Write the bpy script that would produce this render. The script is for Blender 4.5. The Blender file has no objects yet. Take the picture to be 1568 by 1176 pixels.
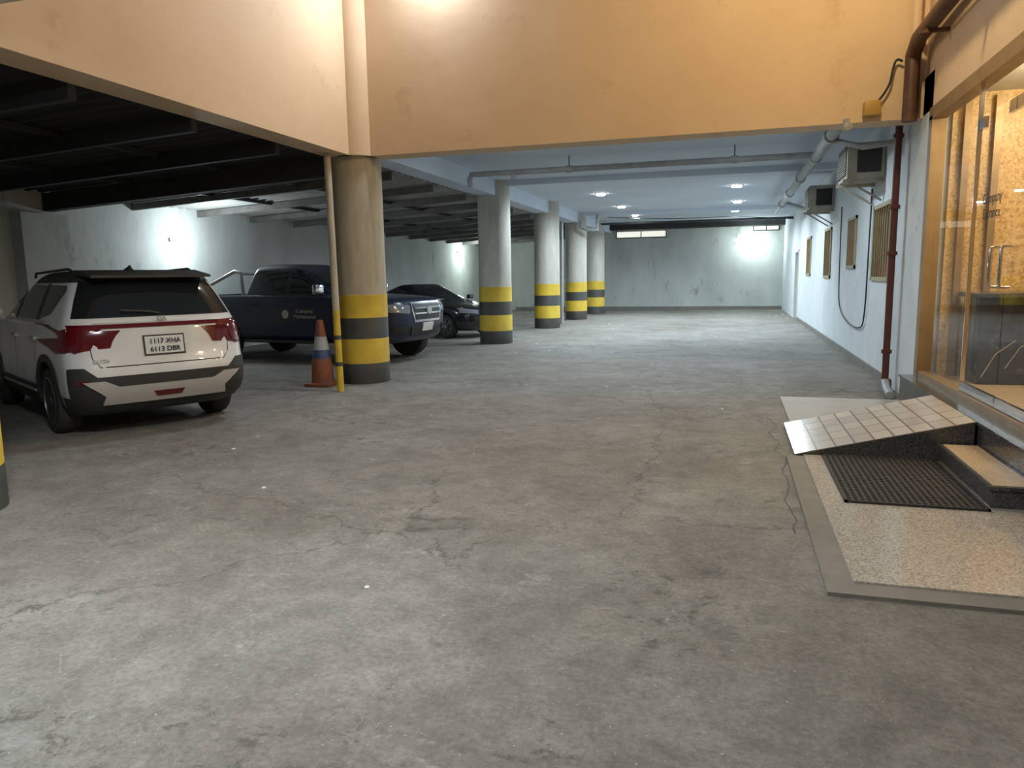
import bpy, bmesh, math, random
from mathutils import Vector, Matrix
from mathutils.bvhtree import BVHTree
random.seed(4)
scene=bpy.context.scene
scene.view_settings.view_transform='Standard'
scene.view_settings.look='None'
scene.view_settings.exposure=0.0
COL=scene.collection

# ------------------------------------------------------------ materials
def nd(nt,t,**k):
    n=nt.nodes.new(t)
    for a,b in k.items(): setattr(n,a,b)
    return n
def M(name,c1,c2=None,scale=2.0,rough=.6,metal=0,bump=0,bscale=30,lo=.35,hi=.65,c3=None,s3=8,lo3=.58,hi3=.66,coat=0,stretch=None,spec=.5):
    m=bpy.data.materials.new(name); m.use_nodes=True; nt=m.node_tree; b=nt.nodes['Principled BSDF']
    b.inputs['Roughness'].default_value=rough; b.inputs['Metallic'].default_value=metal
    b.inputs['Base Color'].default_value=(*c1,1); b.inputs['Coat Weight'].default_value=coat
    b.inputs['Specular IOR Level'].default_value=spec
    tc=nd(nt,'ShaderNodeTexCoord'); vec=tc.outputs['Object']
    if stretch:
        mp=nd(nt,'ShaderNodeMapping'); mp.inputs['Scale'].default_value=stretch
        nt.links.new(vec,mp.inputs['Vector']); vec=mp.outputs['Vector']
    if c2:
        n=nd(nt,'ShaderNodeTexNoise'); n.inputs['Scale'].default_value=scale; n.inputs['Detail'].default_value=8; n.inputs['Roughness'].default_value=.62
        nt.links.new(vec,n.inputs['Vector'])
        r=nd(nt,'ShaderNodeValToRGB'); r.color_ramp.elements[0].position=lo; r.color_ramp.elements[1].position=hi
        r.color_ramp.elements[0].color=(*c1,1); r.color_ramp.elements[1].color=(*c2,1)
        nt.links.new(n.outputs['Fac'],r.inputs['Fac']); out=r.outputs['Color']
        if c3:
            n3=nd(nt,'ShaderNodeTexNoise'); n3.inputs['Scale'].default_value=s3; n3.inputs['Detail'].default_value=9; n3.inputs['Roughness'].default_value=.7
            nt.links.new(vec,n3.inputs['Vector'])
            r3=nd(nt,'ShaderNodeValToRGB'); r3.color_ramp.elements[0].position=lo3; r3.color_ramp.elements[1].position=hi3
            nt.links.new(n3.outputs['Fac'],r3.inputs['Fac'])
            mx=nd(nt,'ShaderNodeMix',data_type='RGBA'); nt.links.new(r3.outputs['Color'],mx.inputs[0]); nt.links.new(out,mx.inputs[6]); mx.inputs[7].default_value=(*c3,1)
            out=mx.outputs[2]
        nt.links.new(out,b.inputs['Base Color'])
    if bump:
        nb=nd(nt,'ShaderNodeTexNoise'); nb.inputs['Scale'].default_value=bscale; nb.inputs['Detail'].default_value=6
        nt.links.new(vec,nb.inputs['Vector'])
        bp=nd(nt,'ShaderNodeBump'); bp.inputs['Strength'].default_value=bump; bp.inputs['Distance'].default_value=.02
        nt.links.new(nb.outputs['Fac'],bp.inputs['Height']); nt.links.new(bp.outputs['Normal'],b.inputs['Normal'])
    return m
def EM(name,c,s):
    m=bpy.data.materials.new(name); m.use_nodes=True; b=m.node_tree.nodes['Principled BSDF']
    b.inputs['Base Color'].default_value=(*c,1); b.inputs['Emission Color'].default_value=(*c,1); b.inputs['Emission Strength'].default_value=s
    return m
def GLASS(name,tint):
    m=bpy.data.materials.new(name); m.use_nodes=True; nt=m.node_tree; nt.nodes.clear(); L=nt.links
    o=nd(nt,'ShaderNodeOutputMaterial'); t=nd(nt,'ShaderNodeBsdfTransparent'); t.inputs[0].default_value=(*tint,1)
    g=nd(nt,'ShaderNodeBsdfGlossy'); g.inputs['Roughness'].default_value=.02
    f=nd(nt,'ShaderNodeLayerWeight'); f.inputs['Blend'].default_value=.5
    pw=nd(nt,'ShaderNodeMath',operation='POWER'); L.new(f.outputs['Facing'],pw.inputs[0]); pw.inputs[1].default_value=4.5
    ml=nd(nt,'ShaderNodeMath',operation='MULTIPLY_ADD'); L.new(pw.outputs[0],ml.inputs[0]); ml.inputs[1].default_value=.55; ml.inputs[2].default_value=.04
    mx=nd(nt,'ShaderNodeMixShader'); L.new(ml.outputs[0],mx.inputs[0]); L.new(t.outputs[0],mx.inputs[1]); L.new(g.outputs[0],mx.inputs[2]); L.new(mx.outputs[0],o.inputs[0])
    return m

def floor_mat():
    m=bpy.data.materials.new('dusty_concrete'); m.use_nodes=True; nt=m.node_tree; b=nt.nodes['Principled BSDF']; L=nt.links
    tc=nd(nt,'ShaderNodeTexCoord'); v=tc.outputs['Object']
    def noise(s,d=8,r=.6,w=0,off=None,col=False):
        n=nd(nt,'ShaderNodeTexNoise'); n.inputs['Scale'].default_value=s; n.inputs['Detail'].default_value=d; n.inputs['Roughness'].default_value=r; n.inputs['Distortion'].default_value=w
        if off:
            mp=nd(nt,'ShaderNodeMapping'); mp.inputs['Location'].default_value=(off,off*.7,0); L.new(v,mp.inputs['Vector']); L.new(mp.outputs['Vector'],n.inputs['Vector'])
        else: L.new(v,n.inputs['Vector'])
        return n.outputs['Color'] if col else n.outputs['Fac']
    def ramp(f,p0,p1,c0=(0,0,0),c1=(1,1,1)):
        r=nd(nt,'ShaderNodeValToRGB'); r.color_ramp.elements[0].position=p0; r.color_ramp.elements[1].position=p1
        r.color_ramp.elements[0].color=(*c0,1); r.color_ramp.elements[1].color=(*c1,1); L.new(f,r.inputs['Fac']); return r.outputs['Color']
    def mix(f,a,c,bl='MIX'):
        x=nd(nt,'ShaderNodeMix',data_type='RGBA',blend_type=bl)
        if isinstance(f,float): x.inputs[0].default_value=f
        else: L.new(f,x.inputs[0])
        if isinstance(a,tuple): x.inputs[6].default_value=(*a,1)
        else: L.new(a,x.inputs[6])
        if isinstance(c,tuple): x.inputs[7].default_value=(*c,1)
        else: L.new(c,x.inputs[7])
        return x.outputs[2]
    def scale(f,k): return mix(1.0,f,(k,k,k),'MULTIPLY')
    base=ramp(noise(.35,5,.55),.38,.62,(.242,.222,.19),(.298,.288,.262))
    mid=ramp(noise(1.3,9,.68,.5),.35,.68,(.74,.73,.715),(1.12,1.12,1.12))
    c=mix(1.0,base,mid,'MULTIPLY')
    m2=ramp(noise(5,10,.78,.3),.3,.7,(.70,.69,.68),(1.2,1.2,1.2)); c=mix(1.0,c,m2,'MULTIPLY')
    fine=ramp(noise(34,9,.8),.32,.68,(.62,.62,.62),(1.22,1.22,1.22))
    c=mix(1.0,c,fine,'MULTIPLY')
    zone=ramp(noise(.8,5,.6,0,7.3),.47,.60)
    scuff=ramp(noise(8.0,11,.8,.4),.53,.60)
    c=mix(scale(mix(1.0,scuff,zone,'MULTIPLY'),.75),c,(.085,.076,.062))
    spk=ramp(noise(5.0,11,.85,.5,3.1),.595,.66)
    c=mix(scale(spk,.5),c,(.095,.085,.07))
    pale=ramp(noise(2.1,12,.8,.9,11.0),.60,.66)
    c=mix(scale(pale,.5),c,(.45,.44,.40))
    pk=ramp(noise(55,3,.5),.68,.72)
    c=mix(scale(pk,.6),c,(.58,.56,.5))
    vadd=nd(nt,'ShaderNodeVectorMath',operation='MULTIPLY_ADD'); L.new(noise(1.6,8,.7,0,2.0,True),vadd.inputs[0]); vadd.inputs[1].default_value=(.9,.9,0); L.new(v,vadd.inputs[2])
    vo=nd(nt,'ShaderNodeTexVoronoi',feature='DISTANCE_TO_EDGE'); vo.inputs['Scale'].default_value=.33; L.new(vadd.outputs[0],vo.inputs['Vector'])
    ck=ramp(vo.outputs['Distance'],.0012,.0045,(1,1,1),(0,0,0)); ckm=ramp(noise(.5,4,.6,0,5.5),.46,.52)
    c=mix(scale(mix(1.0,ck,ckm,'MULTIPLY'),.75),c,(.06,.052,.042))
    L.new(c,b.inputs['Base Color']); b.inputs['Roughness'].default_value=.72; b.inputs['Specular IOR Level'].default_value=.3
    bp=nd(nt,'ShaderNodeBump'); bp.inputs['Strength'].default_value=.7; bp.inputs['Distance'].default_value=.03
    L.new(noise(12,12,.78),bp.inputs['Height']); L.new(bp.outputs['Normal'],b.inputs['Normal'])
    return m

def tile_mat():
    m=bpy.data.materials.new('ramp_tiles'); m.use_nodes=True; nt=m.node_tree; b=nt.nodes['Principled BSDF']; L=nt.links
    tc=nd(nt,'ShaderNodeTexCoord'); br=nd(nt,'ShaderNodeTexBrick'); br.offset=0
    br.inputs['Scale'].default_value=1; br.inputs['Brick Width'].default_value=.15; br.inputs['Row Height'].default_value=.28
    br.inputs['Mortar Size'].default_value=.008
    br.inputs['Color1'].default_value=(.48,.44,.40,1); br.inputs['Color2'].default_value=(.38,.35,.32,1); br.inputs['Mortar'].default_value=(.17,.14,.11,1)
    L.new(tc.outputs['Object'],br.inputs['Vector']); L.new(br.outputs['Color'],b.inputs['Base Color']); b.inputs['Roughness'].default_value=.2
    return m

def granite(name,cols,scale,rough):
    m=bpy.data.materials.new(name); m.use_nodes=True; nt=m.node_tree; b=nt.nodes['Principled BSDF']; L=nt.links
    tc=nd(nt,'ShaderNodeTexCoord'); v=nd(nt,'ShaderNodeTexVoronoi'); v.inputs['Scale'].default_value=scale
    L.new(tc.outputs['Object'],v.inputs['Vector'])
    r=nd(nt,'ShaderNodeValToRGB'); r.color_ramp.interpolation='LINEAR'
    L.new(v.outputs['Color'],r.inputs['Fac'])
    els=r.color_ramp.elements
    els[0].position=.15; els[0].color=(*cols[0],1); els[1].position=.85; els[1].color=(*cols[-1],1)
    for i,cc in enumerate(cols[1:-1]):
        e=els.new(.15+.7*(i+1)/(len(cols)-1)); e.color=(*cc,1)
    L.new(r.outputs['Color'],b.inputs['Base Color']); b.inputs['Roughness'].default_value=rough
    return m

m_floor=floor_mat()
m_fascia=M('peach_plaster',(.66,.485,.305),(.72,.54,.35),scale=.8,rough=.75,c3=(.60,.43,.26),s3=1.5,lo3=.60,hi3=.68,bump=.3,bscale=3)
m_white=M('white_wall_paint',(.62,.63,.62),(.50,.52,.51),scale=1.2,rough=.8,c3=(.30,.29,.26),s3=2.6,lo3=.66,hi3=.76,bump=.2,bscale=12)
m_side=M('blue_white_wall_paint',(.68,.72,.74),(.58,.63,.65),scale=1.5,rough=.7,c3=(.34,.35,.33),s3=3.2,lo3=.62,hi3=.70,bump=.2,bscale=10)
m_lwall=M('grey_stained_plaster',(.54,.56,.54),(.42,.44,.42),scale=.9,rough=.85,c3=(.18,.18,.16),s3=1.6,lo3=.60,hi3=.74,bump=.3,bscale=8,stretch=(1,1,.45))
m_ceil=M('ceiling_paint',(.60,.67,.76),(.54,.61,.70),scale=.6,rough=.8)
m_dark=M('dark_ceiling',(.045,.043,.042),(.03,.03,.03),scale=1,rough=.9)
m_steel=M('roof_steel',(.16,.15,.14),(.10,.095,.09),scale=4,rough=.6)
m_sheet=M('roof_sheet',(.34,.34,.32),(.24,.24,.22),scale=2,rough=.55)
m_sheet_shade=M('roof_sheet_shaded',(.035,.035,.037),(.025,.025,.025),scale=2,rough=.8)  # darker copy of the roof sheet: shade of the unlit near canopy in its colour
m_col=M('column_paint',(.48,.42,.31),(.38,.33,.25),scale=3,rough=.75,c3=(.62,.60,.54),s3=4,lo3=.66,hi3=.72,bump=.25,bscale=18,stretch=(3,3,.6))
m_colf=M('column_paint_grey',(.50,.48,.42),(.40,.385,.34),scale=3,rough=.75,c3=(.64,.63,.59),s3=3,lo3=.64,hi3=.68,bump=.25,bscale=18,stretch=(3,3,.6))
m_yel=M('yellow_band_paint',(.62,.43,.03),(.50,.34,.03),scale=4,rough=.6,c3=(.25,.18,.05),s3=7,lo3=.62,hi3=.70)
m_blk=M('black_band_paint',(.035,.035,.032),(.06,.058,.05),scale=4,rough=.6,c3=(.14,.12,.1),s3=7,lo3=.62,hi3=.72)
m_marble=granite('pink_granite_slab',[(.26,.23,.19),(.40,.36,.31),(.46,.42,.36),(.55,.51,.46)],110,.12)
m_slab=M('grey_marble_slab',(.42,.40,.37),(.34,.32,.29),scale=2.5,rough=.3)
m_dgran=granite('dark_granite',[(.03,.03,.03),(.07,.065,.06),(.12,.115,.11)],120,.18)
m_steptop=granite('beige_step_stone',[(.45,.33,.22),(.55,.42,.28),(.6,.47,.33)],90,.2)
m_tile=tile_mat()
m_conc=M('concrete_apron',(.17,.158,.138),(.22,.205,.18),scale=3,rough=.8,bump=.3,bscale=25)
m_mat=M('black_rubber',(.02,.02,.02),(.045,.04,.035),scale=30,rough=.7)
m_gold=granite('gold_mosaic_stone',[(.42,.25,.08),(.62,.41,.17),(.70,.50,.24),(.50,.31,.11)],45,.4)
m_bronze=M('bronze_frame',(.35,.24,.13),(.28,.19,.10),scale=5,rough=.4,metal=.3)
m_chrome=M('polished_steel',(.7,.7,.7),rough=.15,metal=1)
m_glass=GLASS('clear_glass',(.93,.96,.93))
m_redpipe=M('red_oxide_pipe',(.12,.03,.02),(.08,.02,.015),scale=8,rough=.5)
m_brpipe=M('brown_pipe',(.13,.06,.035),(.08,.035,.02),scale=6,rough=.5)
m_pvc=M('grey_pvc_pipe',(.36,.38,.38),(.26,.27,.27),scale=4,rough=.5)
m_ac=M('ac_casing',(.50,.47,.40),(.38,.35,.30),scale=5,rough=.6)
m_acd=M('ac_grille_dark',(.05,.05,.05),rough=.6)
m_shutter=M('tan_shutter',(.40,.35,.22),(.33,.28,.18),scale=6,rough=.6)
m_cable=M('black_cable',(.02,.02,.02),rough=.6)
m_ybox=M('yellow_box',(.45,.27,.05),rough=.5)
e_cool=EM('cool_led',(.86,.95,1.0),60)
e_tube=EM('cool_tube',(.88,1.0,.97),14)
e_warm=EM('warm_lamp',(1.0,.72,.35),12)
e_win=EM('lit_transom',(.9,.9,.8),.8)

# ------------------------------------------------------------ helpers
def link(o,parent=None):
    COL.objects.link(o)
    if parent: o.parent=parent
    return o
def empty(name,loc=(0,0,0),rz=0,sc=1,scz=None):
    e=bpy.data.objects.new(name,None); e.location=loc; e.rotation_euler=(0,0,rz); e.scale=(sc,sc,scz or sc); e.empty_display_size=.2; COL.objects.link(e); return e
def mesh_obj(name,verts,faces,mats,parent=None,mi=None,smooth=None):
    me=bpy.data.meshes.new(name); me.from_pydata([tuple(v) for v in verts],[],faces); me.update()
    if not isinstance(mats,(list,tuple)): mats=[mats]
    for m in mats: me.materials.append(m)
    if mi: 
        for p,i in zip(me.polygons,mi): p.material_index=i
    bm=bmesh.new(); bm.from_mesh(me); bmesh.ops.recalc_face_normals(bm,faces=bm.faces); bm.to_mesh(me); bm.free()
    if smooth is not None:
        me.shade_smooth(); me.set_sharp_from_angle(angle=math.radians(smooth))
    return link(bpy.data.objects.new(name,me),parent)
def box(name,x0,x1,y0,y1,z0,z1,mat,parent=None,bevel=0):
    v=[(x0,y0,z0),(x1,y0,z0),(x1,y1,z0),(x0,y1,z0),(x0,y0,z1),(x1,y0,z1),(x1,y1,z1),(x0,y1,z1)]
    f=[(0,3,2,1),(4,5,6,7),(0,1,5,4),(1,2,6,5),(2,3,7,6),(3,0,4,7)]
    o=mesh_obj(name,v,f,mat,parent)
    if bevel:
        bm=bmesh.new(); bm.from_mesh(o.data); bmesh.ops.bevel(bm,geom=bm.edges[:],offset=bevel,segments=2,affect='EDGES',profile=.5); bm.to_mesh(o.data); bm.free()
        o.data.shade_smooth(); o.data.set_sharp_from_angle(angle=math.radians(40))
    return o
def lathe(name,prof,mats,parent=None,n=40,axis='z',c=(0,0,0),seg_mi=None,smooth=35):
    verts=[];faces=[];mi=[]
    for r,h in prof:
        for i in range(n):
            a=2*math.pi*i/n
            if axis=='z': verts.append((c[0]+r*math.cos(a),c[1]+r*math.sin(a),c[2]+h))
            elif axis=='y': verts.append((c[0]+r*math.cos(a),c[1]+h,c[2]+r*math.sin(a)))
            else: verts.append((c[0]+h,c[1]+r*math.cos(a),c[2]+r*math.sin(a)))
    for k in range(len(prof)-1):
        for i in range(n):
            j=(i+1)%n; faces.append((k*n+i,k*n+j,(k+1)*n+j,(k+1)*n+i)); mi.append(seg_mi[k] if seg_mi else 0)
    faces.append(tuple(range(n))[::-1]); mi.append(seg_mi[0] if seg_mi else 0)
    k=len(prof)-1; faces.append(tuple(range(k*n,k*n+n))); mi.append(seg_mi[-1] if seg_mi else 0)
    return mesh_obj(name,verts,faces,mats,parent,mi,smooth)
def tube(name,pts,r,mat,parent=None,res=6,bez=False):
    cu=bpy.data.curves.new(name,'CURVE'); cu.dimensions='3D'; cu.bevel_depth=r; cu.bevel_resolution=res; cu.use_fill_caps=True
    if bez:
        sp=cu.splines.new('NURBS'); sp.points.add(len(pts)-1)
        for p,q in zip(sp.points,pts): p.co=(*q,1)
        sp.order_u=3; sp.use_endpoint_u=True; sp.resolution_u=8
    else:
        sp=cu.splines.new('POLY'); sp.points.add(len(pts)-1)
        for p,q in zip(sp.points,pts): p.co=(*q,1)
    t=bpy.data.objects.new(name+'_tmp',cu); COL.objects.link(t)
    dg=bpy.context.evaluated_depsgraph_get(); me=bpy.data.meshes.new_from_object(t.evaluated_get(dg)); me.name=name
    bpy.data.objects.remove(t); me.materials.clear(); me.materials.append(mat)
    me.shade_smooth(); me.set_sharp_from_angle(angle=math.radians(50))
    return link(bpy.data.objects.new(name,me),parent)
def text(name,s,size,mat,mw,parent=None,ext=.003):
    cu=bpy.data.curves.new(name,'FONT'); cu.body=s; cu.size=size; cu.extrude=ext; cu.align_x='CENTER'; cu.align_y='CENTER'
    t=bpy.data.objects.new(name+'_tmp',cu); COL.objects.link(t)
    dg=bpy.context.evaluated_depsgraph_get(); me=bpy.data.meshes.new_from_object(t.evaluated_get(dg)); me.name=name
    bpy.data.objects.remove(t); me.materials.clear(); me.materials.append(mat); me.transform(mw)
    return link(bpy.data.objects.new(name,me),parent)
def light(name,kind,loc,energy,color,size=.3,rot=(0,0,0),size_y=None,spot=None,parent=None):
    l=bpy.data.lights.new(name,kind); l.energy=energy; l.color=color
    if kind=='AREA':
        l.size=size
        if size_y: l.shape='RECTANGLE'; l.size_y=size_y
    else: l.shadow_soft_size=size
    if spot: l.spot_size=spot; l.spot_blend=.6
    o=bpy.data.objects.new(name,l); o.location=loc; o.rotation_euler=rot; link(o,parent); return o

# ------------------------------------------------------------ camera
f=1150.0
d=Vector((343,173,-f)); Yk=f*f/(173-343*0.0162)
up=Vector((-0.0162*Yk,Yk,f)).normalized(); d.normalize(); up=(up-d*up.dot(d)).normalized(); xx=d.cross(up).normalized()
R=Matrix((xx,d,up))
cam=bpy.data.cameras.new('camera'); cam.sensor_width=36; cam.lens=36*f/1600; cam.clip_end=200
co=bpy.data.objects.new('camera',cam); co.matrix_world=Matrix.Translation((0,0,1.6))@R.to_4x4(); COL.objects.link(co); scene.camera=co

# ------------------------------------------------------------ shell
XR=2.15; XL=-11.5; YF=34.5; ZC=3.85
box('floor',XL-.2,XR+.2,-5,YF+.2,-.2,0,m_floor)
box('wall_back',XL-.2,XR+.2,YF,YF+.2,0,3.9,m_lwall)
box('wall_left',XL-.2,XL,-5,YF,0,3.2,m_lwall)
wins=[(11.6,13.0,1.45,2.6),(14.7,15.7,1.65,2.6),(18.2,19.4,1.45,2.6),(22.6,23.8,1.5,2.6)]
door=(26.6,28.0,0.0,2.35)
ops=sorted(wins+[door])
prev=9.75
wr=empty('wall_right')
for i,(a,b_,z0,z1) in enumerate(ops):
    box('wall_part',XR,XR+.2,prev,a,0,ZC,m_side,wr)
    box('wall_over',XR,XR+.2,a,b_,z1,ZC,m_side,wr)
    if z0>0: box('wall_under',XR,XR+.2,a,b_,0,z0,m_side,wr)
    prev=b_
box('wall_part',XR,XR+.2,prev,YF,0,ZC,m_side,wr)
box('ceiling',-5.8,XR+.2,10.6,YF,ZC,ZC+.15,m_ceil)
for k,(a,b_,z0,z1) in enumerate(wins):
    w=empty('window_%d'%(k+1))
    box('panel',XR+.08,XR+.12,a,b_,z0,z1,m_shutter,w)
    for (p,q,r_,s_) in ((a,a+.06,z0,z1),(b_-.06,b_,z0,z1),(a,b_,z0,z0+.06),(a,b_,z1-.06,z1)):
        box('frame',XR-.03,XR+.08,p,q,r_,s_,m_shutter,w)
    n=8
    for i in range(1,n):
        y=a+(b_-a)*i/n; tube('bar',[(XR+.0,y,z0),(XR+.0,y,z1)],.012,m_bronze,w,res=2)
dd=empty('door_1')
box('leaf',XR+.08,XR+.12,door[0],door[1],0,door[3],m_bronze,dd)
for p,q,z0,z1 in ((door[0],door[0]+.08,0,2.35),(door[1]-.08,door[1],0,2.35),(door[0],door[1],2.27,2.35)):
    box('frame',XR-.02,XR+.1,p,q,z0,z1,m_white,dd)
box('baseboard_right',XR-.03,XR,11.1,26.5,0,.12,m_conc)

box('beam_front',-5.4,XR+.2,10.2,10.6,3.4,7.2,m_fascia)
box('beam_left',-5.8,-5.4,-5,10.6,3.4,7.2,m_fascia)
box('beam_column_line',-5.8,-5.35,10.6,YF,3.5,4.0,m_ceil)
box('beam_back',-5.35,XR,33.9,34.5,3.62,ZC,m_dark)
for i,y in enumerate((17.2,26.9)):
    box('beam_cross',-5.35,XR,y-.15,y+.15,3.72,ZC,m_ceil)
box('ceiling_entrance',XL,XR+.2,-5,4.63,3.72,3.9,m_white)
box('wall_upper_right',XR,XR+.2,-5,10.2,3.42,7.2,m_fascia)
box('wall_near_right',XR,XR+.2,-5,5.9,0,3.42,m_fascia)
box('baseboard_back',-10,XR,YF-.03,YF,0,.15,m_conc)

for i,(a,b_,z0,z1) in enumerate(((-5.1,-2.9,3.3,3.55),(0.9,1.9,3.45,3.6))):
    w=empty('window_%d'%(5+i)); box('pane',a,b_,YF-.02,YF-.005,z0,z1,e_win,w)
    box('frame',a-.04,a,YF-.05,YF,z0-.04,z1+.04,m_dark,w); box('frame',b_,b_+.04,YF-.05,YF,z0-.04,z1+.04,m_dark,w)
    box('frame',a,b_,YF-.05,YF,z0-.04,z0,m_dark,w); box('frame',(a+b_)/2-.02,(a+b_)/2+.02,YF-.05,YF,z0,z1,m_dark,w)

# canopy on the left
cr=empty('canopy_roof')
def zc(x): return 3.42+(x+5.8)*(3.42-3.12)/5.7
def sheet(y0,y1,mat):
    vs=[];fs=[]; N=int((y1-y0)/.04)
    for i in range(N+1):
        y=y0+(y1-y0)*i/N; dz=.03*math.sin(2*math.pi*(y-10.3)/.26)
        vs+= [(-5.8,y,zc(-5.8)+.08+dz),(XL,y,zc(XL)+.08+dz)]
    for i in range(N): fs.append((2*i,2*i+1,2*i+3,2*i+2))
    mesh_obj('corrugated_sheet',vs,fs,mat,cr,smooth=60)
sheet(10.3,YF,m_sheet); sheet(-5,10.3,m_sheet_shade)
def joist(y,h,w,mat):
    x0,x1=XL,-5.8; v=[]
    for x in (x0,x1):
        z=zc(x)+.04
        v+=[(x,y-w/2,z-h),(x,y+w/2,z-h),(x,y+w/2,z),(x,y-w/2,z)]
    mesh_obj('joist',v,[(0,1,2,3),(4,5,6,7),(0,1,5,4),(1,2,6,5),(2,3,7,6),(3,0,4,7)],mat,cr)
joist(10.35,.30,.2,m_dark)
y=12.3
while y<34:
    joist(y,.13,.08,m_steel); y+=1.9
for y in (-2,0,2,4,5.6,7.2,8.8): joist(y,.2,.09,m_sheet_shade)
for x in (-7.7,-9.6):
    box('purlin',x-.04,x+.04,-4.5,YF,zc(x)+.0,zc(x)+.06,m_sheet_shade,cr)
box('pilaster_left',XL+.001,XL+.25,9.6,10.5,0,2.8,m_lwall)

# columns
def column(x,y,top,mc=m_col,r=.4):
    prof=[(r*1.0,0),(r*1.005,.31),(r,.315),(r*1.005,.69),(r,.695),(r*1.005,1.01),(r,1.015),(r*1.0,1.36),(r*.985,1.365),(r*.97,top)]
    mi=[2,2,1,1,2,2,1,1,0]
    lathe('column',prof,[mc,m_yel,m_blk],None,48,'z',(x,y,0),mi)
column(-5.55,10.46,3.4)
for y in (17.2,22.5,27.0,31.0): column(-5.5,y,3.85,m_colf)
column(-5.36,3.70,3.4)
lathe('pilaster_column',[(.31,0),(.31,3.8)],m_fascia,None,40,'z',(-5.45,10.3,3.4))

# ------------------------------------------------------------ entrance: slabs, ramp, steps
box('granite_slab',.64,1.94,3.93,6.71,0,.03,m_marble)
box('marble_slab',.64,XR-.01,8.13,9.95,0,.02,m_slab)
ap=empty('concrete_apron')
box('apron_side',.50,.64,3.78,6.7,0,.02,m_conc,ap)
box('apron_front',.64,1.94,3.78,3.93,0,.02,m_conc,ap)
ramp=empty('tiled_ramp')
mesh_obj('ramp_body',[(.58,6.72,.0),(1.94,6.72,.0),(1.94,6.72,.36),(.58,6.72,.02),(.58,8.12,0),(1.94,8.12,0),(1.94,8.12,.36),(.58,8.12,.02)],
  [(0,1,2,3),(4,7,6,5),(0,4,5,1),(1,5,6,2),(0,3,7,4),(3,2,6,7)],m_dgran,ramp)
mesh_obj('ramp_tiles',[(.57,6.715,.02),(1.945,6.715,.36),(1.945,8.12,.36),(.57,8.12,.02),(.57,6.715,.030),(1.945,6.715,.370),(1.945,8.12,.370),(.57,8.12,.030)],
  [(0,3,2,1),(4,5,6,7),(0,1,5,4),(1,2,6,5),(2,3,7,6),(3,0,4,7)],m_tile,ramp)
st=empty('entrance_steps')
box('landing_body',1.97,XR-.001,3.7,9.7,0,.345,m_dgran,st)
box('landing_top',1.95,XR-.001,3.7,9.7,.345,.37,m_dgran,st)
box('step_body',1.69,1.97,5.42,6.70,0.03,.155,m_dgran,st)
box('step_top',1.67,1.97,5.40,6.70,.155,.18,m_dgran,st)
box('step_tread',1.70,1.95,5.43,6.66,.18,.184,m_steptop,st)
def rubber_mat():
    x0,x1,y0,y1=.80,1.655,5.34,6.66; verts=[];faces=[]
    nx,ny=20,30
    cx=(x1-x0)/nx; cy=(y1-y0)/ny
    for i in range(nx):
        for j in range(ny):
            a=x0+i*cx; b_=y0+j*cy; t=.008
            b0=len(verts)
            for (u,v) in ((0,0),(1,0),(1,1),(0,1)):
                verts.append((a+u*cx,b_+v*cy,.045))
            for (u,v) in ((0,0),(1,0),(1,1),(0,1)):
                verts.append((a+t+u*(cx-2*t),b_+t+v*(cy-2*t),.045))
            for (u,v) in ((0,0),(1,0),(1,1),(0,1)):
                verts.append((a+t+u*(cx-2*t),b_+t+v*(cy-2*t),.031))
            for k in range(4):
                m_=(k+1)%4
                faces.append((b0+k,b0+m_,b0+4+m_,b0+4+k)); faces.append((b0+4+k,b0+4+m_,b0+8+m_,b0+8+k))
    return mesh_obj('rubber_doormat',verts,faces,m_mat)
mt=rubber_mat()
for (a,b_,c_,d_) in ((.785,1.665,5.325,5.345),(.785,.805,5.325,6.68),(1.65,1.665,5.325,6.68),(.785,1.665,6.655,6.68)):
    box('mat_rim',a,b_,c_,d_,.03,.047,m_mat,mt)
cr_pts=[(.42,8.6),(.50,8.1),(.40,7.7),(.47,7.3),(.42,6.95),(.50,6.6),(.44,6.2),(.46,5.8),(.40,5.4),(.45,5.0),(.41,4.6)]
cv=[];cf=[];pp=[]
for (p,q) in zip(cr_pts[:-1],cr_pts[1:]):
    for k in range(5):
        t=k/5; pp.append((p[0]+(q[0]-p[0])*t+random.uniform(-.012,.012),p[1]+(q[1]-p[1])*t))
for i,p in enumerate(pp):
    w=.004+.004*random.random(); cv+=[(p[0]-w,p[1],.0015),(p[0]+w,p[1],.0015)]
for i in range(len(pp)-1): cf.append((2*i,2*i+1,2*i+3,2*i+2))
mesh_obj('floor_crack',cv,cf,m_blk)
# scattered paper and grit
lv_=[];lf=[]
for k in range(40):
    x=random.uniform(-5,.3) if k<28 else random.uniform(1.2,2.0); y=random.uniform(2.5,26) if k<28 else random.uniform(27,33)
    s_=random.uniform(.010,.028)*(1+y*.03); b0=len(lv_); a0=random.uniform(0,6)
    for i in range(5):
        a=a0+i*1.2566; lv_.append((x+s_*random.uniform(.5,1.2)*math.cos(a),y+s_*random.uniform(.5,1.2)*math.sin(a),.002))
    lv_.append((x,y,.002+s_*.4))
    for i in range(5): lf.append((b0+i,b0+(i+1)%5,b0+5))
mesh_obj('litter',lv_,lf,m_white)

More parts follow.
